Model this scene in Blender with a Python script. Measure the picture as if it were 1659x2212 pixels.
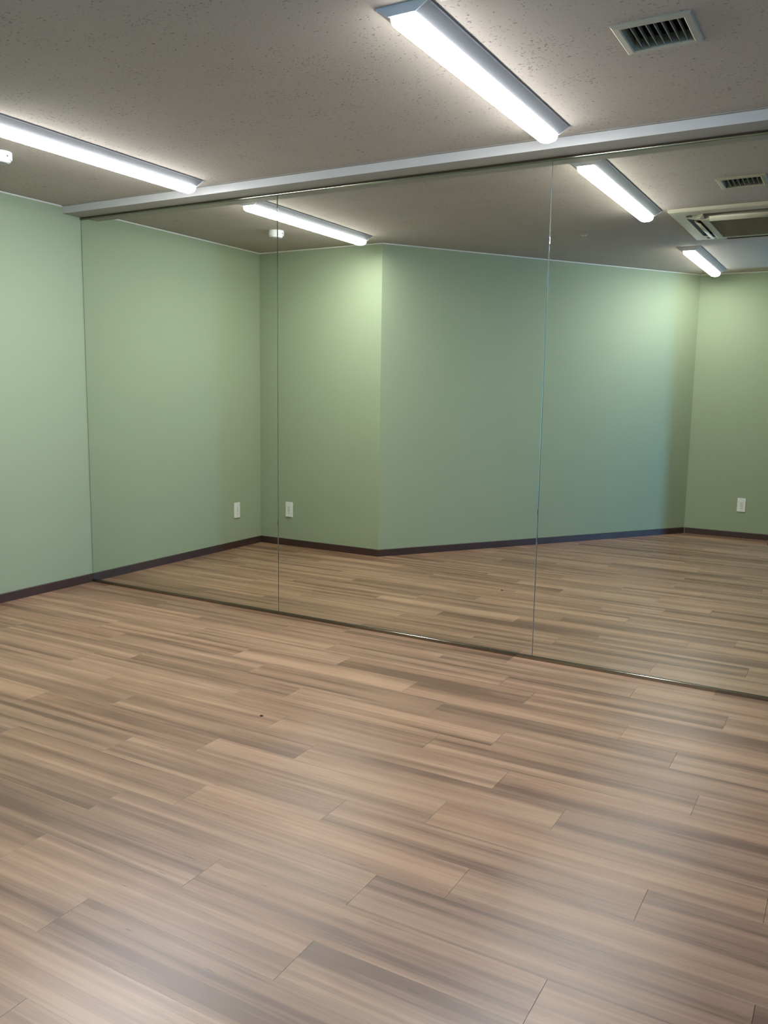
import bpy, bmesh, math, random
from mathutils import Vector, Matrix

random.seed(11)
for o in list(bpy.data.objects):
    bpy.data.objects.remove(o)
S = bpy.context.scene
COL = S.collection
R = math.radians

# ------------------------------------------------------------------ camera
CAM_POS = Vector((4.2430, -3.6764, 1.2391))
YAW, PITCH, ROLL, FPX = R(-29.6228), R(-8.1461), R(0.8819), 1812.66
fw = Vector((math.sin(YAW) * math.cos(PITCH), math.cos(YAW) * math.cos(PITCH), math.sin(PITCH)))
rt = Vector((math.cos(YAW), -math.sin(YAW), 0))
up = rt.cross(fw)
rt2 = rt * math.cos(ROLL) + up * math.sin(ROLL)
up2 = -rt * math.sin(ROLL) + up * math.cos(ROLL)
cd = bpy.data.cameras.new('camera')
cd.sensor_fit = 'HORIZONTAL'
cd.sensor_width = 36.0
cd.lens = 36.0 * FPX / 1659.0
cd.clip_start = 0.02
cam = bpy.data.objects.new('camera', cd)
COL.objects.link(cam)
m = Matrix((rt2, up2, -fw)).transposed().to_4x4()
m.translation = CAM_POS
cam.matrix_world = m
S.camera = cam

# ------------------------------------------------------------------ light and exposure
LAMP_STRENGTH = 136.0
LAMP_COLOR = (0.93, 0.96, 1.0)
LENS_FLANK = 0.17
DAY_STRENGTH = 50.0
DAY_COLOR = (0.15, 0.46, 1.0)
S.view_settings.view_transform = 'Standard'
S.view_settings.look = 'None'
S.view_settings.gamma = 1.0
S.view_settings.use_curve_mapping = False
S.view_settings.exposure = 0.0
w = bpy.data.worlds.new('world')
S.world = w
w.use_nodes = True
w.node_tree.nodes['Background'].inputs[0].default_value = (0.35, 0.55, 0.9, 1)
w.node_tree.nodes['Background'].inputs[1].default_value = 0.5

# ------------------------------------------------------------------ measures (metres)
H = 2.3013            # ceiling
XR = 5.94             # right wall
YB = -1.7428          # back wall
X1 = 1.1151           # outer corner
X2, YF = 2.8784, -4.2935   # inner corner / far wall
BEAM_D, BEAM_Z = 0.1292, 2.258
RAIL_TOP = 2.243
PANEL_W = 1.4842

# ------------------------------------------------------------------ material helpers
def mat(name, color=(0.8, 0.8, 0.8), rough=0.5, metal=0.0, spec=0.5):
    M = bpy.data.materials.new(name)
    M.use_nodes = True
    b = M.node_tree.nodes['Principled BSDF']
    b.inputs['Base Color'].default_value = (*color, 1)
    b.inputs['Roughness'].default_value = rough
    b.inputs['Metallic'].default_value = metal
    b.inputs['Specular IOR Level'].default_value = spec
    return M

def N(M, t, **kw):
    n = M.node_tree.nodes.new(t)
    for k, v in kw.items():
        setattr(n, k, v)
    return n

def K(M, a, b):
    M.node_tree.links.new(a, b)

def BS(M):
    return M.node_tree.nodes['Principled BSDF']

def mapped(M, scale, src='Object'):
    tc = N(M, 'ShaderNodeTexCoord')
    mp = N(M, 'ShaderNodeMapping')
    mp.inputs['Scale'].default_value = scale
    K(M, tc.outputs[src], mp.inputs['Vector'])
    return mp.outputs[0]

def noise(M, vec, scale=1.0, detail=2.0, rough=0.5, dist=0.0):
    n = N(M, 'ShaderNodeTexNoise')
    n.inputs['Scale'].default_value = scale
    n.inputs['Detail'].default_value = detail
    n.inputs['Roughness'].default_value = rough
    n.inputs['Distortion'].default_value = dist
    K(M, vec, n.inputs['Vector'])
    return n.outputs['Fac']

def ramp(M, fac, stops, interp='LINEAR'):
    r = N(M, 'ShaderNodeValToRGB')
    r.color_ramp.interpolation = interp
    e = r.color_ramp.elements
    while len(e) < len(stops):
        e.new(0.5)
    for i, (p, c) in enumerate(stops):
        e[i].position = p
        e[i].color = (*c, 1) if len(c) == 3 else c
    K(M, fac, r.inputs[0])
    return r.outputs[0]

def mix(M, fac, a, b, mode='MIX'):
    x = N(M, 'ShaderNodeMix', data_type='RGBA', blend_type=mode)
    for sock, v in ((x.inputs[0], fac), (x.inputs[6], a), (x.inputs[7], b)):
        if isinstance(v, (int, float)):
            sock.default_value = v
        elif isinstance(v, tuple):
            sock.default_value = (*v, 1)
        else:
            K(M, v, sock)
    return x.outputs[2]

def bump(M, h, strength, dist=0.001):
    b = N(M, 'ShaderNodeBump')
    b.inputs['Strength'].default_value = strength
    b.inputs['Distance'].default_value = dist
    K(M, h, b.inputs['Height'])
    K(M, b.outputs[0], BS(M).inputs['Normal'])

def math_(M, op, a, b=None):
    n = N(M, 'ShaderNodeMath', operation=op)
    for i, v in enumerate((a, b)):
        if v is None:
            continue
        if isinstance(v, (int, float)):
            n.inputs[i].default_value = v
        else:
            K(M, v, n.inputs[i])
    return n.outputs[0]

# green fabric-textured wallpaper
WALL = mat('green_wallpaper', (0.335, 0.419, 0.223), 0.85, spec=0.25)
v1 = noise(WALL, mapped(WALL, (220, 220, 620)), 1, 2)
v2 = noise(WALL, mapped(WALL, (620, 620, 160)), 1, 2)
v3 = noise(WALL, mapped(WALL, (1.209, 1.209, 1.209)), 1, 3)
weave = math_(WALL, 'ADD', v1, v2)
c = ramp(WALL, math_(WALL, 'MULTIPLY', weave, 0.5), [(0.3, (0.271, 0.326, 0.209)), (0.7, (0.312, 0.368, 0.244))])
c = mix(WALL, 0.10, c, ramp(WALL, v3, [(0.35, (0.271, 0.334, 0.190)), (0.65, (0.325, 0.361, 0.248))]))
K(WALL, c, BS(WALL).inputs['Base Color'])
bump(WALL, weave, 0.25, 0.0006)

# pitted mineral-fibre ceiling board
CEIL = mat('pitted_ceiling_board', (0.541, 0.509, 0.441), 0.95, spec=0.1)
wob = noise(CEIL, mapped(CEIL, (3, 3, 3)), 1, 2)
pit = noise(CEIL, mapped(CEIL, (62, 100, 60)), 1, 1.5, 0.45)
pit2 = noise(CEIL, mapped(CEIL, (115, 72, 60)), 1, 1.5, 0.45)
clus = noise(CEIL, mapped(CEIL, (7, 9, 9)), 1, 2)
pm = math_(CEIL, 'MAXIMUM', pit, math_(CEIL, 'SUBTRACT', pit2, 0.02))
pm = math_(CEIL, 'ADD', pm, math_(CEIL, 'MULTIPLY', math_(CEIL, 'SUBTRACT', clus, 0.5), 0.22))
pits = ramp(CEIL, pm, [(0.655, (0, 0, 0)), (0.735, (1, 1, 1))])
fine = noise(CEIL, mapped(CEIL, (260, 320, 300)), 1, 2)
base = mix(CEIL, wob, (0.410, 0.362, 0.305), (0.451, 0.401, 0.344))
base = mix(CEIL, math_(CEIL, 'MULTIPLY', fine, 0.18), base, (0.280, 0.246, 0.203))
base = mix(CEIL, math_(CEIL, 'MULTIPLY', pits, 0.62), base, (0.108, 0.094, 0.075))
K(CEIL, base, BS(CEIL).inputs['Base Color'])
bump(CEIL, math_(CEIL, 'SUBTRACT', math_(CEIL, 'MULTIPLY', fine, 0.2), pits), 0.5, 0.002)

# wood-print vinyl planks: u along the plank, v across, attribute = (tone, seed, seed2)
FLOOR = mat('wood_print_vinyl_plank', (0.4, 0.26, 0.17), 0.42, spec=0.85)
uvn = N(FLOOR, 'ShaderNodeUVMap'); uvn.uv_map = 'plank'
att = N(FLOOR, 'ShaderNodeAttribute'); att.attribute_name = 'plank_tone'
sepc = N(FLOOR, 'ShaderNodeSeparateColor'); K(FLOOR, att.outputs['Color'], sepc.inputs[0])
sepu = N(FLOOR, 'ShaderNodeSeparateXYZ'); K(FLOOR, uvn.outputs[0], sepu.inputs[0])
def plank_vec(su, sv, sd):
    cmb = N(FLOOR, 'ShaderNodeCombineXYZ')
    K(FLOOR, math_(FLOOR, 'MULTIPLY', sepu.outputs[0], su), cmb.inputs[0])
    K(FLOOR, math_(FLOOR, 'MULTIPLY', sepu.outputs[1], sv), cmb.inputs[1])
    K(FLOOR, math_(FLOOR, 'MULTIPLY', sepc.outputs[1], sd), cmb.inputs[2])
    return cmb.outputs[0]
band = noise(FLOOR, plank_vec(0.55, 15, 90), 1, 1, 0.4, 0.15)
streak = noise(FLOOR, plank_vec(1.1, 48, 140), 1, 3, 0.6, 0.25)
grain = noise(FLOOR, plank_vec(9, 330, 200), 1, 3, 0.6)
cloud = noise(FLOOR, plank_vec(3.5, 9, 60), 1, 2, 0.5, 0.8)
t = math_(FLOOR, 'ADD', math_(FLOOR, 'MULTIPLY', math_(FLOOR, 'SUBTRACT', band, 0.5), 1.45),
          math_(FLOOR, 'MULTIPLY', math_(FLOOR, 'SUBTRACT', streak, 0.5), 1.25))
t = math_(FLOOR, 'ADD', t, math_(FLOOR, 'MULTIPLY', math_(FLOOR, 'SUBTRACT', grain, 0.5), 0.35))
t = math_(FLOOR, 'ADD', t, math_(FLOOR, 'MULTIPLY', math_(FLOOR, 'SUBTRACT', cloud, 0.5), 0.3))
t = math_(FLOOR, 'ADD', t, sepc.outputs[0])
wood = ramp(FLOOR, t, [(0.12, (0.137, 0.068, 0.038)), (0.36, (0.229, 0.125, 0.074)),
                       (0.58, (0.296, 0.167, 0.102)), (0.85, (0.393, 0.238, 0.147))])
knot = noise(FLOOR, plank_vec(13, 95, 170), 1, 1, 0.4)
wood = mix(FLOOR, math_(FLOOR, 'MULTIPLY', ramp(FLOOR, knot, [(0.76, (0, 0, 0)), (0.80, (1, 1, 1))]), 0.6), wood, (0.07, 0.04, 0.03))
warm = mix(FLOOR, 0.5, wood, mix(FLOOR, sepc.outputs[2], (1.0, 0.94, 0.86), (0.97, 1.0, 1.0)), 'MULTIPLY')
K(FLOOR, warm, BS(FLOOR).inputs['Base Color'])
K(FLOOR, math_(FLOOR, 'ADD', math_(FLOOR, 'MULTIPLY', grain, 0.10), 0.31), BS(FLOOR).inputs['Roughness'])
bump(FLOOR, math_(FLOOR, 'ADD', grain, streak), 0.12, 0.0006)
CORE = mat('vinyl_plank_core', (0.62, 0.52, 0.42), 0.7)
SUBFLOOR = mat('dark_subfloor', (0.03, 0.022, 0.018), 0.9)

def soft(name, color, rough=0.45, var=0.06, scale=9, **kw):
    M = mat(name, color, rough, **kw)
    f = noise(M, mapped(M, (scale, scale, scale)), 1, 3)
    lo = tuple(x * (1 - var) for x in color); hi = tuple(min(1, x * (1 + var)) for x in color)
    K(M, ramp(M, f, [(0.3, lo), (0.7, hi)]), BS(M).inputs['Base Color'])
    return M

BASEB = soft('brown_vinyl_baseboard', (0.044, 0.023, 0.019), 0.45)
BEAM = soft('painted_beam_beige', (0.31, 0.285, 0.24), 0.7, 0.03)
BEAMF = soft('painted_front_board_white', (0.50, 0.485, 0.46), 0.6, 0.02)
BEAD = soft('ceiling_bead_white', (0.66, 0.65, 0.60), 0.6, 0.03)
CAPW = soft('fixture_cap_white', (0.60, 0.61, 0.63), 0.45, 0.03)
STEEL = soft('fixture_steel_shaded', (0.17, 0.173, 0.18), 0.45, 0.03)  # darker than the caps in colour, so the wings look unlit by the lens
RAIL = mat('brushed_rail_metal', (0.25, 0.23, 0.195), 0.17, metal=1.0)
CREAM = soft('yellowed_cream_plastic', (0.43, 0.41, 0.31), 0.45, 0.04)
CREAM2 = soft('cream_vent_plastic', (0.36, 0.335, 0.25), 0.5, 0.04)
WHITEP = soft('white_plastic', (0.70, 0.72, 0.68), 0.35, 0.02)
WHITED = soft('detector_white_plastic', (0.74, 0.76, 0.74), 0.4, 0.02)
GREYP = soft('grey_underside_plastic', (0.36, 0.36, 0.33), 0.5, 0.05)
SLAT = soft('grey_green_vent_slat', (0.27, 0.25, 0.18), 0.5, 0.06)
DARK = soft('dark_duct', (0.016, 0.016, 0.015), 0.8)
SLOT = soft('dark_slot', (0.03, 0.03, 0.028), 0.6)
OLIVE = soft('olive_grille', (0.215, 0.175, 0.098), 0.6, 0.08, 14)
REDBR = soft('red_brown_louver_core', (0.19, 0.085, 0.055), 0.5, 0.08)
CHROME = soft('chrome', (0.75, 0.75, 0.74), 0.12, 0.02, metal=1.0)
GLASSEDGE = soft('green_glass_edge', (0.030, 0.045, 0.042), 0.3, 0.1)
SILICONE = soft('grey_joint_sealant', (0.10, 0.12, 0.12), 0.4)
CRUMB = soft('dark_crumb', (0.02, 0.018, 0.02), 0.7)

MIRROR = mat('silvered_mirror_glass', (0.80, 0.815, 0.745), 0.0, 1.0)
f = noise(MIRROR, mapped(MIRROR, (0.8, 0.8, 0.8)), 1, 2)
K(MIRROR, ramp(MIRROR, f, [(0.3, (0.82, 0.83, 0.76)), (0.7, (0.84, 0.85, 0.785))]), BS(MIRROR).inputs['Base Color'])

def emit(name, color, strength):
    M = mat(name, color, 0.6)
    b = BS(M)
    b.inputs['Emission Color'].default_value = (*color, 1)
    b.inputs['Emission Strength'].default_value = strength
    return M
def lens_material(name, strength):
    LENS = emit(name, LAMP_COLOR, strength)
    # the opal cover glows brightest under the downward-facing light strip, weaker on its flanks
    gn = N(LENS, 'ShaderNodeNewGeometry'); sn = N(LENS, 'ShaderNodeSeparateXYZ')
    K(LENS, gn.outputs['True Normal'], sn.inputs[0])
    dn = math_(LENS, 'POWER', math_(LENS, 'MAXIMUM', math_(LENS, 'MULTIPLY', sn.outputs[2], -1.0), 0.0), 2.0)
    K(LENS, math_(LENS, 'MULTIPLY', math_(LENS, 'ADD', math_(LENS, 'MULTIPLY', dn, 1.0 - LENS_FLANK), LENS_FLANK), strength), BS(LENS).inputs['Emission Strength'])
    return LENS
LENS = lens_material('lit_opal_diffuser', LAMP_STRENGTH)
LENS_DIM = lens_material('lit_opal_diffuser_dimmer', LAMP_STRENGTH * 0.72)  # same cover with weaker emission, for the rear light
DAYPANE = emit('frosted_daylight_pane', DAY_COLOR, DAY_STRENGTH)

# ------------------------------------------------------------------ mesh helpers
def link(name, bm, mats, parent=None, smooth=False):
    me = bpy.data.meshes.new(name)
    bm.normal_update()
    bm.to_mesh(me)
    bm.free()
    for M in (mats if isinstance(mats, (list, tuple)) else [mats]):
        me.materials.append(M)
    if smooth:
        for p in me.polygons:
            p.use_smooth = True
    o = bpy.data.objects.new(name, me)
    COL.objects.link(o)
    if parent:
        o.parent = parent
    return o

def struct(name, bm, mats):
    o = link(name, bm, mats)
    o['kind'] = 'structure'
    return o

def tag(o, label, cat, group=None):
    o['label'] = label
    o['category'] = cat
    if group:
        o['group'] = group
    return o

def thing(name, label, cat, loc, rotz=0.0, group=None):
    o = bpy.data.objects.new(name, None)
    o.empty_display_size = 0.05
    COL.objects.link(o)
    o.location = loc
    o.rotation_euler = (0, 0, rotz)
    return tag(o, label, cat, group)

def dup(root, loc, rotz, label):
    r = root.copy(); COL.objects.link(r)
    r.location = loc; r.rotation_euler = (0, 0, rotz)
    r['label'] = label
    for ch in list(root.children):
        c = ch.copy(); COL.objects.link(c); c.parent = r
        for g in list(ch.children):
            d = g.copy(); COL.objects.link(d); d.parent = c
    return r

def box(bm, x0, x1, y0, y1, z0, z1, bev=0.0, mi=0):
    r = bmesh.ops.create_cube(bm, size=1.0)
    vs = r['verts']
    for v in vs:
        v.co = Vector((x0 + (v.co.x + .5) * (x1 - x0), y0 + (v.co.y + .5) * (y1 - y0), z0 + (v.co.z + .5) * (z1 - z0)))
    fs = {f for v in vs for f in v.link_faces}
    for f in fs:
        f.material_index = mi
    if bev:
        es = {e for v in vs for e in v.link_edges}
        r = bmesh.ops.bevel(bm, geom=list(es), offset=bev, segments=2, profile=0.5, affect='EDGES')
        for f in r['faces']:
            f.material_index = mi
    return bm

def newbox(*a, **k):
    return box(bmesh.new(), *a, **k)

def prism(bm, pts, z0, z1, mi=0):
    """vertical prism over a counter-clockwise footprint"""
    a = [bm.verts.new((x, y, z0)) for x, y in pts]
    b = [bm.verts.new((x, y, z1)) for x, y in pts]
    n = len(pts)
    fs = [bm.faces.new(list(reversed(a))), bm.faces.new(b)]
    for i in range(n):
        fs.append(bm.faces.new((a[i], a[(i + 1) % n], b[(i + 1) % n], b[i])))
    for f in fs:
        f.material_index = mi
    bmesh.ops.recalc_face_normals(bm, faces=fs)
    return bm

def extr_y(bm, prof, y0, y1, mi=0):
    """profile of (x, z) points extruded along y"""
    a = [bm.verts.new((x, y0, z)) for x, z in prof]
    b = [bm.verts.new((x, y1, z)) for x, z in prof]
    n = len(prof)
    fs = [bm.faces.new(a), bm.faces.new(list(reversed(b)))]
    for i in range(n):
        fs.append(bm.faces.new((a[i], b[i], b[(i + 1) % n], a[(i + 1) % n])))
    for f in fs:
        f.material_index = mi
    bmesh.ops.recalc_face_normals(bm, faces=fs)
    return bm

def lathe(bm, prof, seg=40, mi=0):
    rings = []
    for r, z in prof:
        if r < 1e-6:
            rings.append([bm.verts.new((0, 0, z))])
        else:
            rings.append([bm.verts.new((r * math.cos(2 * math.pi * i / seg), r * math.sin(2 * math.pi * i / seg), z)) for i in range(seg)])
    fs = []
    for a, b in zip(rings, rings[1:]):
        for i in range(seg):
            j = (i + 1) % seg
            if len(a) == 1 and len(b) == 1:
                continue
            if len(a) == 1:
                fs.append(bm.faces.new((a[0], b[i], b[j])))
            elif len(b) == 1:
                fs.append(bm.faces.new((a[i], b[0], a[j])))
            else:
                fs.append(bm.faces.new((a[i], b[i], b[j], a[j])))
    for f in fs:
        f.material_index = mi
    bmesh.ops.recalc_face_normals(bm, faces=fs)
    return bm

# ------------------------------------------------------------------ floor
ROW = 0.1507; LEN = 0.9035; Y0 = 0.1143
joint = {-1: 2.882, 0: 2.583, 1: 2.968, 2: 3.135, 3: 2.654, 4: 2.861, 5: 3.182, 6: 2.983, 7: 3.313,
         8: 2.651, 9: 3.227, 10: 2.959, 11: 3.436, 12: 3.242, 13: 2.848, 14: 3.251, 15: 2.689}
TONES = {(14, 3.251): .36, (14, 2.352): .57, (13, 2.848): .55, (13, 3.755): .54, (13, 1.945): .40, (12, 2.341): .53, (12, 3.242): .42,
         (11, 2.528): .58, (11, 3.436): .41, (11, 1.629): .48, (10, 2.959): .45, (10, 3.868): .45, (10, 2.054): .52, (9, 3.227): .49,
         (9, 2.32): .55, (8, 3.559): .52, (8, 2.651): .56, (8, 1.75): .42, (7, 3.313): .40, (7, 2.409): .50, (6, 2.983): .43, (6, 3.888): .50,
         (5, 3.182): .38, (4, 2.861): .37, (4, 3.768): .55, (3, 3.559): .57, (3, 2.654): .48, (2, 3.135): .50, (1, 2.968): .42,
         (1, 3.870): .56, (0, 2.583): .42, (0, 3.487): .57}
bm = bmesh.new()
uvl = bm.loops.layers.uv.new('plank')
cl = bm.loops.layers.float_color.new('plank_tone')
def plank(x0, x1, ya, yb, u0, row):
    g = 0.0006
    xa, xb = max(0.0, x0 + g), min(XR, x1 - g)
    if xb - xa < 0.003:
        return
    y_hi, y_lo = min(0.0, -ya - 0.00025), max(YF, -yb + 0.00025)
    if y_hi - y_lo < 0.003:
        return
    tone = random.gauss(0.48, 0.06)
    for (r_, xj), t_ in TONES.items():
        if r_ == row and abs(xj - x0) < 0.05:
            tone = t_
    col = (max(0.2, min(0.74, tone)), random.random(), random.random(), 1)
    zt, zb = 0.0, -0.0022
    P = [(xa, y_lo), (xb, y_lo), (xb, y_hi), (xa, y_hi)]
    top = [bm.verts.new((x, y, zt)) for x, y in P]
    bot = [bm.verts.new((x, y, zb)) for x, y in P]
    fs = [bm.faces.new(top)]
    for i in range(4):
        f = bm.faces.new((bot[i], bot[(i + 1) % 4], top[(i + 1) % 4], top[i]))
        f.material_index = 1
        fs.append(f)
    flip = random.random() < 0.5
    for f in fs:
        for l in f.loops:
            u, vv = l.vert.co.x - u0, l.vert.co.y + ya
            l[uvl].uv = (-u, -vv) if flip else (u, vv)
            l[cl] = col
rows = range(-1, int((-YF - Y0) / ROW) + 2)
for k in rows:
    if k in joint:
        j = joint[k]
    else:
        j = (joint.get(k - 1, 2.0) + random.choice((0.33, 0.52, 0.66)) * LEN)
        joint[k] = j
    ya = Y0 + ROW * k
    i0 = math.floor((0.0 - j) / LEN) - 1
    for i in range(i0, i0 + 10):
        x0 = j + i * LEN
        if x0 > XR:
            break
        plank(x0, x0 + LEN, ya, ya + ROW, x0, k)
f = bm.faces.new([bm.verts.new(p) for p in ((-0.05, YF - .05, -0.0022), (XR + .05, YF - .05, -0.0022), (XR + .05, 0.05, -0.0022), (-0.05, 0.05, -0.0022))])
f.material_index = 2
struct('floor', bm, [FLOOR, CORE, SUBFLOOR])

# ------------------------------------------------------------------ ceiling with cut-outs for the air conditioner and the vent
VX, VY = 3.615, -0.9785          # vent centre
AX, AY, AHALF = 3.6275, -1.9685, 0.4775
holes = [(VX - .0885, VX + .0885, VY - .088, VY + .088), (AX - .40, AX + .40, AY - .40, AY + .40)]
xs = sorted({-0.05, XR + .05, *[h[0] for h in holes], *[h[1] for h in holes]})
ys = sorted({YF - .05, 0.02, *[h[2] for h in holes], *[h[3] for h in holes]})
bm = bmesh.new()
for xa, xb in zip(xs, xs[1:]):
    for ya, yb in zip(ys, ys[1:]):
        cx, cy = (xa + xb) / 2, (ya + yb) / 2
        if any(h[0] < cx < h[1] and h[2] < cy < h[3] for h in holes):
            continue
        bm.faces.new([bm.verts.new((x, y, H)) for x, y in ((xa, ya), (xa, yb), (xb, yb), (xb, ya))])
bmesh.ops.remove_doubles(bm, verts=bm.verts, dist=1e-5)
struct('ceiling', bm, CEIL)

# ------------------------------------------------------------------ walls
ZB, ZT = -0.004, H + 0.004
dl = math.hypot(X2 - X1, YF - YB)
dx, dy = (X2 - X1) / dl, (YF - YB) / dl          # along the slanting wall
nx, ny = -dy, dx                                  # its room side normal
if nx < 0: nx, ny = -nx, -ny
A = (X1, YB); B = (X2, YF)
A2 = (X1 - nx * .1, YB - ny * .1); B2 = (X2 - nx * .1, YF - ny * .1)
struct('wall_left', prism(bmesh.new(), [(-.1, A2[1]), (0, A2[1]), (0, .1), (-.1, .1)], ZB, ZT), WALL)
struct('wall_back', prism(bmesh.new(), [(0, A2[1]), A2, A, (0, YB)], ZB, ZT), WALL)
struct('wall_diagonal', prism(bmesh.new(), [A2, B2, B, A], ZB, ZT), WALL)
struct('wall_far', prism(bmesh.new(), [B2, (XR, B2[1]), (XR, YF), B], ZB, ZT), WALL)
struct('wall_front', prism(bmesh.new(), [(0, .010), (XR, .010), (XR, .1), (0, .1)], ZB, ZT), [WALL])
PX, PY = 3.612, -4.035       # short return of the far wall
struct('wall_return', prism(bmesh.new(), [(PX, YF), (PX + .26, YF), (PX + .26, PY), (PX, PY)], ZB, ZT), WALL)
# right wall with a narrow tall window
WY0, WY1, WZ0, WZ1 = -4.11, -3.75, 0.12, 1.92
bm = bmesh.new()
box(bm, XR, XR + .1, B2[1], WY0, ZB, ZT)
box(bm, XR, XR + .1, WY1, .1, ZB, ZT)
box(bm, XR, XR + .1, WY0, WY1, ZB, WZ0)
box(bm, XR, XR + .1, WY0, WY1, WZ1, ZT)
struct('wall_right', bm, WALL)
bm = bmesh.new()
for a in ((WY0, WY0 + .03, WZ0, WZ1), (WY1 - .03, WY1, WZ0, WZ1), (WY0 + .03, WY1 - .03, WZ0, WZ0 + .03), (WY0 + .03, WY1 - .03, WZ1 - .03, WZ1), (WY0 + .03, WY1 - .03, 1.0, 1.03)):
    box(bm, XR + .015, XR + .075, a[0], a[1], a[2], a[3], 0.003)
wn = struct('window_1', bm, BEAD)
link('pane', newbox(XR + .045, XR + .051, WY0 + .028, WY1 - .028, WZ0 + .028, WZ1 - .028), DAYPANE, wn)

# baseboards: a 6 mm strip with a small rounded top
def strip(name, p, q, nrm, z0, z1, th, M, ext=(0.0, 0.0), kind=True, round_top=True):
    p, q, n = Vector((*p, 0)), Vector((*q, 0)), Vector((*nrm, 0)).normalized()
    d = (q - p).normalized()
    p = p - d * ext[0]; q = q + d * ext[1]
    if round_top:
        prof = [(0, z0), (th, z0), (th, z1 - .004), (th * .6, z1 - .001), (th * .2, z1), (0, z1)]
    else:
        prof = [(0, z1), (0, z0), (th * .5, z0), (th, z0 + (z1 - z0) * .5), (th, z1)]
    bm = bmesh.new()
    a = [bm.verts.new(p + n * t + Vector((0, 0, z))) for t, z in prof]
    b = [bm.verts.new(q + n * t + Vector((0, 0, z))) for t, z in prof]
    k = len(prof)
    bm.faces.new(a); bm.faces.new(list(reversed(b)))
    for i in range(k):
        bm.faces.new((a[i], b[i], b[(i + 1) % k], a[(i + 1) % k]))
    bmesh.ops.recalc_face_normals(bm, faces=bm.faces)
    return struct(name, bm, M)
BH, BT = 0.0545, 0.005
strip('baseboard_left', (0, YB + BT), (0, 0), (1, 0), 0, BH, BT, BASEB)
strip('baseboard_back', (0, YB), (X1, YB), (0, 1), 0, BH, BT, BASEB, (0, BT * .4))
strip('baseboard_diagonal', A, B, (nx, ny), 0, BH, BT, BASEB, (BT * .4, -BT))
strip('baseboard_far', B, (PX, YF), (0, 1), 0, BH, BT, BASEB, (-BT, -BT))
strip('baseboard_return_side', (PX, YF), (PX, PY), (-1, 0), 0, BH, BT, BASEB, (0, BT))
strip('baseboard_return', (PX, PY), (PX + .26, PY), (0, 1), 0, BH, BT, BASEB, (0, 0))
strip('baseboard_far_right', (PX + .26, YF), (XR, YF), (0, 1), 0, BH, BT, BASEB)
strip('baseboard_right', (XR, YF + BT), (XR, 0), (-1, 0), 0, BH, BT, BASEB)
# thin white bead between wallpaper and ceiling
for i, (p, q, n) in enumerate([((0, YB), (0, -BEAM_D), (1, 0)), ((0, YB), A, (0, 1)), (A, B, (nx, ny)), (B, (PX, YF), (0, 1)), ((PX, YF), (PX, PY), (-1, 0)), ((XR, YF), (XR, -BEAM_D), (-1, 0))]):
    strip('trim_%d' % (i + 2), p, q, n, H - .007, H, .007, BEAD, round_top=False)
# dropped beam over the mirrors, with a small bead where it meets the ceiling
bm = newbox(0.0, XR, -BEAM_D, 0.010, BEAM_Z, H + .003, 0.0)
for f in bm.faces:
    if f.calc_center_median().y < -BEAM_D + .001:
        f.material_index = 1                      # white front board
box(bm, 0.0, XR, -BEAM_D - .012, -BEAM_D, H - .0035, H + .001)
struct('trim_1', bm, [BEAM, BEAMF])

# ------------------------------------------------------------------ mirror wall
def wall_mirror(label, x0, x1):
    z0, z1 = 0.004, RAIL_TOP + .008
    root = thing('wall_mirror', label, 'mirror', ((x0 + x1) / 2, 0, 0.0), 0, 'mirror panels along the wall')
    hw = (x1 - x0) / 2
    ch, dp = 0.0016, 0.0007
    bm = bmesh.new()
    F = [bm.verts.new(p) for p in ((-hw + ch, 0, z0), (hw - ch, 0, z0), (hw - ch, 0, z1), (-hw + ch, 0, z1))]
    bm.faces.new(F)
    Lf = [bm.verts.new((-hw, dp, z0)), bm.verts.new((-hw, dp, z1))]
    Rf = [bm.verts.new((hw, dp, z0)), bm.verts.new((hw, dp, z1))]
    bm.faces.new((Lf[0], F[0], F[3], Lf[1]))
    bm.faces.new((F[1], Rf[0], Rf[1], F[2]))
    link('silvered_face', bm, MIRROR, root)
    bm = bmesh.new()
    box(bm, -hw, hw, dp + .0002, 0.0095, z0, z1)
    link('glass_edge', bm, GLASSEDGE, root)
    return root
xp = 0.004
names = ['large frameless mirror panel next to the green wall on the left',
         'large frameless mirror panel in the middle, between the two long seams',
         'large frameless mirror panel right of the second seam, showing the air conditioner',
         'large frameless mirror panel furthest from the left green wall, past the third seam']
for i in range(4):
    x0 = 0.0045 if i == 0 else i * PANEL_W + .0016
    x1 = min((i + 1) * PANEL_W - .0016, XR)
    wall_mirror(names[i], x0, x1)
# dark sealant in the joints
bm = bmesh.new()
for i in range(4):
    x = 0.0022 if i == 0 else i * PANEL_W
    hw = 0.0022 if i == 0 else .0016
    box(bm, x - hw, x + hw, .0035, .0098, .004, RAIL_TOP + .008)
struct('trim_joint', bm, SILICONE)
# metal channels that hold the mirrors
bm = bmesh.new()
box(bm, 0.0, XR, -0.006, 0.0095, BEAM_Z - .0035, BEAM_Z)
zc, hz = (RAIL_TOP + BEAM_Z - .003) / 2, (BEAM_Z - .003 - RAIL_TOP) / 2
rp = [(-.0015, zc + hz), (-.0015, zc - hz)] + [(-.0048 - .0012 * math.cos(math.pi / 2 * k / 6), zc + hz * k / 6) for k in range(-6, 7)]
a = [bm.verts.new((0.0, y, z)) for y, z in rp]; b = [bm.verts.new((XR, y, z)) for y, z in rp]
fs = [bm.faces.new(a), bm.faces.new(list(reversed(b)))]
for k in range(len(rp)):
    fs.append(bm.faces.new((a[k], b[k], b[(k + 1) % len(rp)], a[(k + 1) % len(rp)])))
bmesh.ops.recalc_face_normals(bm, faces=fs)
tag(link('mirror_rail', bm, RAIL), 'narrow polished metal channel along the top of the mirrors, under the beam', 'rail')
bm = bmesh.new()
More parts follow.
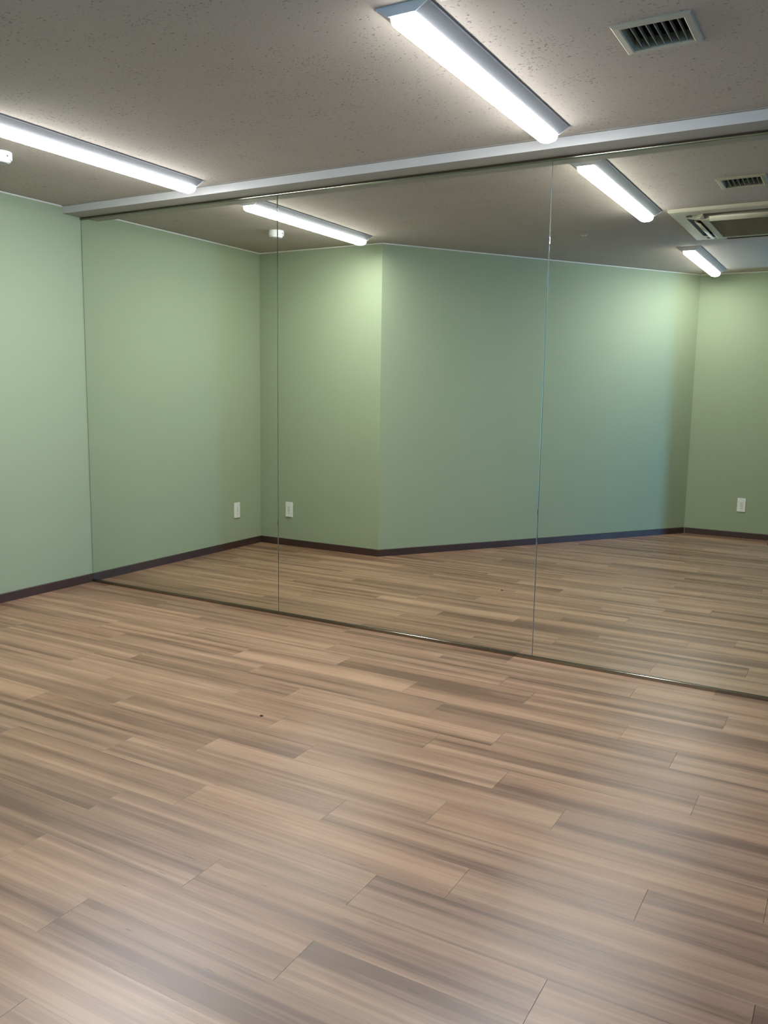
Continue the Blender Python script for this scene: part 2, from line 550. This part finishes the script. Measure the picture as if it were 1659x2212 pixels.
box(bm, 0.0, XR, -0.007, 0.0095, 0.0, 0.003)
prism_pts = [(-0.007, 0.003), (-0.007, 0.0155), (-0.0062, 0.0165), (-0.0022, 0.0165), (-0.0022, 0.003)]
a = [bm.verts.new((0.0, y, z)) for y, z in prism_pts]; b = [bm.verts.new((XR, y, z)) for y, z in prism_pts]
fs = [bm.faces.new(a), bm.faces.new(list(reversed(b)))]
for i in range(5):
    fs.append(bm.faces.new((a[i], b[i], b[(i + 1) % 5], a[(i + 1) % 5])))
bmesh.ops.recalc_face_normals(bm, faces=fs)
tag(link('mirror_rail', bm, RAIL), 'narrow metal channel on the wooden floor at the foot of the mirrors', 'rail')

# ------------------------------------------------------------------ ceiling lights
def ceiling_light(label, cx, y_near, y_far, LENS=LENS):
    cy, L = (y_near + y_far) / 2, abs(y_far - y_near)
    h = L / 2
    root = thing('ceiling_light', label, 'ceiling light', (cx, cy, H), 0, 'long ceiling lights')
    bm = bmesh.new()
    prof = [(-.0835, 0), (-.0835, -.0045), (-.080, -.006), (-.0425, -.0275), (.0425, -.0275), (.080, -.006), (.0835, -.0045), (.0835, 0)]
    extr_y(bm, prof, -h + .003, h - .003)
    link('housing', bm, STEEL, root)
    for s in (-1, 1):
        bm = bmesh.new()
        e = [(-.0838, 0), (-.0838, -.005), (-.080, -.0065), (-.0428, -.0282), (.0428, -.0282), (.080, -.0065), (.0838, -.005), (.0838, 0)]
        extr_y(bm, e, s * (h - .0035), s * h)
        link('end_cap', bm, CAPW, root)
    # opal lens: bulging section with rounded ends
    sec = []
    for i in range(17):
        a_ = math.pi * i / 16
        sec.append((-.0405 * math.cos(a_) * (1 + .12 * math.sin(a_) ** 2) / 1.0, -.026 - .0335 * (math.sin(a_) ** .62)))
    bm = bmesh.new()
    st = [(-h + .004, .86, .80), (-h + .006, .93, .90), (-h + .012, .98, .97), (-h + .022, 1, 1), (h - .022, 1, 1), (h - .012, .98, .97), (h - .006, .93, .90), (h - .004, .86, .80)]
    rings = [[bm.verts.new((x * sx, y, -.026 + (z + .026) * sz)) for x, z in sec] for y, sx, sz in st]
    for ra, rb in zip(rings, rings[1:]):
        for i in range(len(sec) - 1):
            bm.faces.new((ra[i], rb[i], rb[i + 1], ra[i + 1]))
    bm.faces.new(rings[0]); bm.faces.new(list(reversed(rings[-1])))
    bmesh.ops.recalc_face_normals(bm, faces=bm.faces)
    link('diffuser', bm, LENS, root, smooth=False)
    return root
ceiling_light('long white lit ceiling light at the left, nearest the left green wall', 1.1030, -.2311, -1.4821)
ceiling_light('long lit ceiling light beside the air vent, ending at the beam over the mirrors', 3.0360, -.2491, -1.4991)
ceiling_light('short looking lit ceiling light deep in the mirror, below the air conditioner', 3.0400, -2.7874, -4.0377, LENS_DIM)

# ------------------------------------------------------------------ air vent
root = thing('air_vent', 'cream square air vent with dark slots in the ceiling right of the long light', 'vent', (VX, VY, H))
bm = bmesh.new()
O, I = .1135, .0885
lv = [(O, 0.0), (O, -.004), (O - .004, -.0075), (I + .004, -.009), (I, -.0065), (I, .03)]
rings = [[bm.verts.new((sx * r, sy * r, z)) for sx, sy in ((-1, -1), (1, -1), (1, 1), (-1, 1))] for r, z in lv]
for ra, rb in zip(rings, rings[1:]):
    for i in range(4):
        bm.faces.new((ra[i], ra[(i + 1) % 4], rb[(i + 1) % 4], rb[i]))
bmesh.ops.recalc_face_normals(bm, faces=bm.faces)
link('frame', bm, CREAM2, root)
bm = bmesh.new()
q = [bm.verts.new((sx * I, sy * I, z)) for z in (.028, .16) for sx, sy in ((-1, -1), (1, -1), (1, 1), (-1, 1))]
bm.faces.new(q[4:])
for i in range(4):
    bm.faces.new((q[i], q[(i + 1) % 4], q[4 + (i + 1) % 4], q[4 + i]))
link('duct', bm, DARK, root)
for i in range(7):
    bm = bmesh.new()
    box(bm, -.0012, .0012, -I, I, -.013, .013)
    bmesh.ops.rotate(bm, verts=bm.verts, cent=(0, 0, 0), matrix=Matrix.Rotation(R(-14), 3, 'Y'))
    bmesh.ops.translate(bm, verts=bm.verts, vec=(-I + (i + 1) * 2 * I / 8, 0, .009))
    link('slat', bm, SLAT, root)

# ------------------------------------------------------------------ cassette air conditioner
root = thing('air_conditioner', 'square cream ceiling air conditioner with an olive grille, seen in the mirror at the right', 'air conditioner', (AX, AY, H))
a_ = AHALF
def ringface(bm, h0, z0, h1, z1):
    p = [bm.verts.new((sx * h0, sy * h0, z0)) for sx, sy in ((-1, -1), (1, -1), (1, 1), (-1, 1))]
    q = [bm.verts.new((sx * h1, sy * h1, z1)) for sx, sy in ((-1, -1), (1, -1), (1, 1), (-1, 1))]
    for i in range(4):
        bm.faces.new((p[i], p[(i + 1) % 4], q[(i + 1) % 4], q[i]))
SO, SI = a_ - .075, a_ - .155       # slot outer and inner offsets
SL = 0.265                          # slot half length
bm = bmesh.new()
ringface(bm, a_, 0, a_, -.014)
ringface(bm, a_, -.014, a_ - .006, -.020)
ringface(bm, a_ - .006, -.020, SO, -.024)
# corners between the slots, and the inner ring
for sx in (-1, 1):
    for sy in (-1, 1):
        c = [(SO, SO, -.024), (SL + .03, SO, -.024), (SL + .03, SI, -.040), (SI, SI, -.040), (SI, SL + .03, -.040), (SO, SL + .03, -.024)]
        bm.faces.new([bm.verts.new((sx * x, sy * y, z)) for x, y, z in c])
        # sunken catch in each corner
        box(bm, sx * (SI + .004) - .012, sx * (SI + .004) + .012, sy * (SI + .03) - .006, sy * (SI + .03) + .006, -.038, -.034)
ringface(bm, SI, -.040, SI - .012, -.046)
ringface(bm, SI - .012, -.046, SI - .045, -.046)
ringface(bm, SI - .045, -.046, SI - .045, -.040)
ringface(bm, SI, -.040, SI, .02)
ringface(bm, SO, -.024, SO, .02)
bmesh.ops.recalc_face_normals(bm, faces=bm.faces)
link('panel', bm, CREAM, root)
bm = bmesh.new()
q = [bm.verts.new((sx * .39, sy * .39, z)) for z in (.001, .20) for sx, sy in ((-1, -1), (1, -1), (1, 1), (-1, 1))]
bm.faces.new(q[4:])
for i in range(4):
    bm.faces.new((q[i], q[(i + 1) % 4], q[4 + (i + 1) % 4], q[4 + i]))
link('casing', bm, DARK, root)
GI = SI - .046
bm = bmesh.new()
box(bm, -GI, GI, -GI, GI, -.040, -.032)
for i in range(40):
    y = -GI + (i + .5) * 2 * GI / 40
    box(bm, -GI, GI, y - .0022, y + .0022, -.0435, -.040)
link('intake_grille', bm, OLIVE, root)
for k in range(4):
    bm = bmesh.new()
    n_ = 10
    va, vb = [], []
    for i in range(n_ + 1):
        th = R(-30 + 95 * i / n_)
        yy = SI + .004 + .034 * math.sin(max(0, R(90) * i / n_))
        zz = -.050 + .020 * (i / n_) ** 1.7
        va.append((yy, zz)); vb.append((yy + .001, zz - .004))
    ring = va + vb[::-1]
    pts = [(y, z) for y, z in ring]
    A_ = [bm.verts.new((-SL, y, z)) for y, z in pts]; B_ = [bm.verts.new((SL, y, z)) for y, z in pts]
    fs = [bm.faces.new(A_), bm.faces.new(list(reversed(B_)))]
    for i in range(len(pts)):
        fs.append(bm.faces.new((A_[i], B_[i], B_[(i + 1) % len(pts)], A_[(i + 1) % len(pts)])))
    bmesh.ops.recalc_face_normals(bm, faces=fs)
    bmesh.ops.rotate(bm, verts=bm.verts, cent=(0, 0, 0), matrix=Matrix.Rotation(k * math.pi / 2, 3, 'Z'))
    link('louver', bm, CREAM, root, smooth=True)
    bm = newbox(-SL - .02, SL + .02, SI + .040, SI + .052, -.020, .004, .003)
    bmesh.ops.rotate(bm, verts=bm.verts, cent=(0, 0, 0), matrix=Matrix.Rotation(k * math.pi / 2, 3, 'Z'))
    link('inner_vane', bm, REDBR, root)
for sx in (-1, 1):
    for sy in (-1, 1):
        bm = newbox(sx * (SO - .028) - .016, sx * (SO - .028) + .016, sy * (SO - .03) - .010, sy * (SO - .03) + .010, -.0305, -.026, .002)
        link('corner_cutout', bm, SLOT, root)

# ------------------------------------------------------------------ smoke detector
root = thing('smoke_detector', 'round white smoke detector on the ceiling near the left green wall', 'smoke detector', (0.690, -1.045, H))
link('mount', lathe(bmesh.new(), [(0, 0), (.0505, 0), (.0510, -.004), (.0505, -.030), (.0485, -.034), (0, -.034)]), WHITED, root, True)
link('sensor_ring', lathe(bmesh.new(), [(0, -.033), (.0425, -.033), (.0435, -.036), (.0425, -.042), (.041, -.044), (.038, -.044), (.036, -.041), (0, -.041)]), WHITED, root, True)
link('underside', lathe(bmesh.new(), [(0, -.0405), (.0375, -.0405), (.037, -.0465), (.034, -.049), (0, -.050)]), GREYP, root, True)
link('indicator', newbox(.046, .0525, -.004, .004, -.0245, -.019, .001), SLOT, root)
for o in root.children:
    if o.type == 'MESH' and o.name.startswith(('mount', 'sensor', 'under')):
        md = o.modifiers.new('edge', 'EDGE_SPLIT'); md.split_angle = R(35)

# ------------------------------------------------------------------ small recessed chrome fitting
root = thing('ceiling_sensor', 'tiny round chrome fitting on the ceiling seen in the mirror, right of the second seam', 'ceiling fitting', (2.5024, -2.0393, H))
link('rim', lathe(bmesh.new(), [(.018, 0), (.026, 0), (.026, -.002), (.022, -.0045), (.018, -.003), (.0165, .0)]), GREYP, root, True)
link('bulb', lathe(bmesh.new(), [(0, -.012), (.004, -.0115), (.0075, -.0085), (.0085, -.004), (.0085, 0), (0, 0)]), CHROME, root, True)

# ------------------------------------------------------------------ wall outlets (built facing +y, plate back at y = 0)
def outlet(label, loc, rotz):
    root = thing('wall_outlet', label, 'wall outlet', loc, rotz, 'double wall outlets')
    bm = newbox(-.035, .035, 0, .0075, -.06, .06, .0028)
    link('cover_plate', bm, WHITEP, root)
    bm = newbox(-.0125, .0125, .0065, .0082, -.0345, .0345, .0006)
    link('module', bm, WHITEP, root)
    for zc in (.0185, -.0035):
        bm = newbox(-.0110, .0110, .0078, .0100, zc - .0098, zc + .0098, .0012)
        s = link('socket', bm, WHITEP, root)
        for xx in (-.0052, .0052):
            link('pin_slot', newbox(xx - .0011, xx + .0011, .0097, .0102, zc - .0005, zc + .0065), SLOT, s)
        bm = lathe(bmesh.new(), [(0, 0), (.0026, 0), (.0026, .0006), (0, .0006)], 14)
        bmesh.ops.rotate(bm, verts=bm.verts, cent=(0, 0, 0), matrix=Matrix.Rotation(R(-90), 3, 'X'))
        bmesh.ops.translate(bm, verts=bm.verts, vec=(0, .0097, zc - .0058))
        link('earth_hole', bm, SLOT, s)
    link('terminal_flap', newbox(-.0105, .0105, .0078, .0092, -.0335, -.0165, .0006), WHITEP, root)
    link('finger_notch', newbox(-.006, .006, .0088, .0095, -.0305, -.0275), SLOT, root)
    return root
first = outlet('white double wall outlet on the left green wall, low and just before the corner', (0, -1.4363, .2985), R(-90))
dup(first, (.2890, YB, .2935), 0, 'white double wall outlet just right of the first seam between the mirrors')
dup(first, (3.3495, YF, .2960), 0, 'white double wall outlet at the far right, low on the far green wall')

# ------------------------------------------------------------------ crumb on the floor
bm = bmesh.new()
bmesh.ops.create_icosphere(bm, subdivisions=2, radius=.006)
for v in bm.verts:
    v.co = Vector((v.co.x * 1.3, v.co.y * .8, v.co.z * .55)) * random.uniform(.75, 1.15)
    v.co.z = max(v.co.z, -.002) 
o = tag(link('crumb', bm, CRUMB), 'tiny dark crumb lying on the wooden floor left of the middle', 'crumb')
o.location = (2.3246, -1.2286, .002)
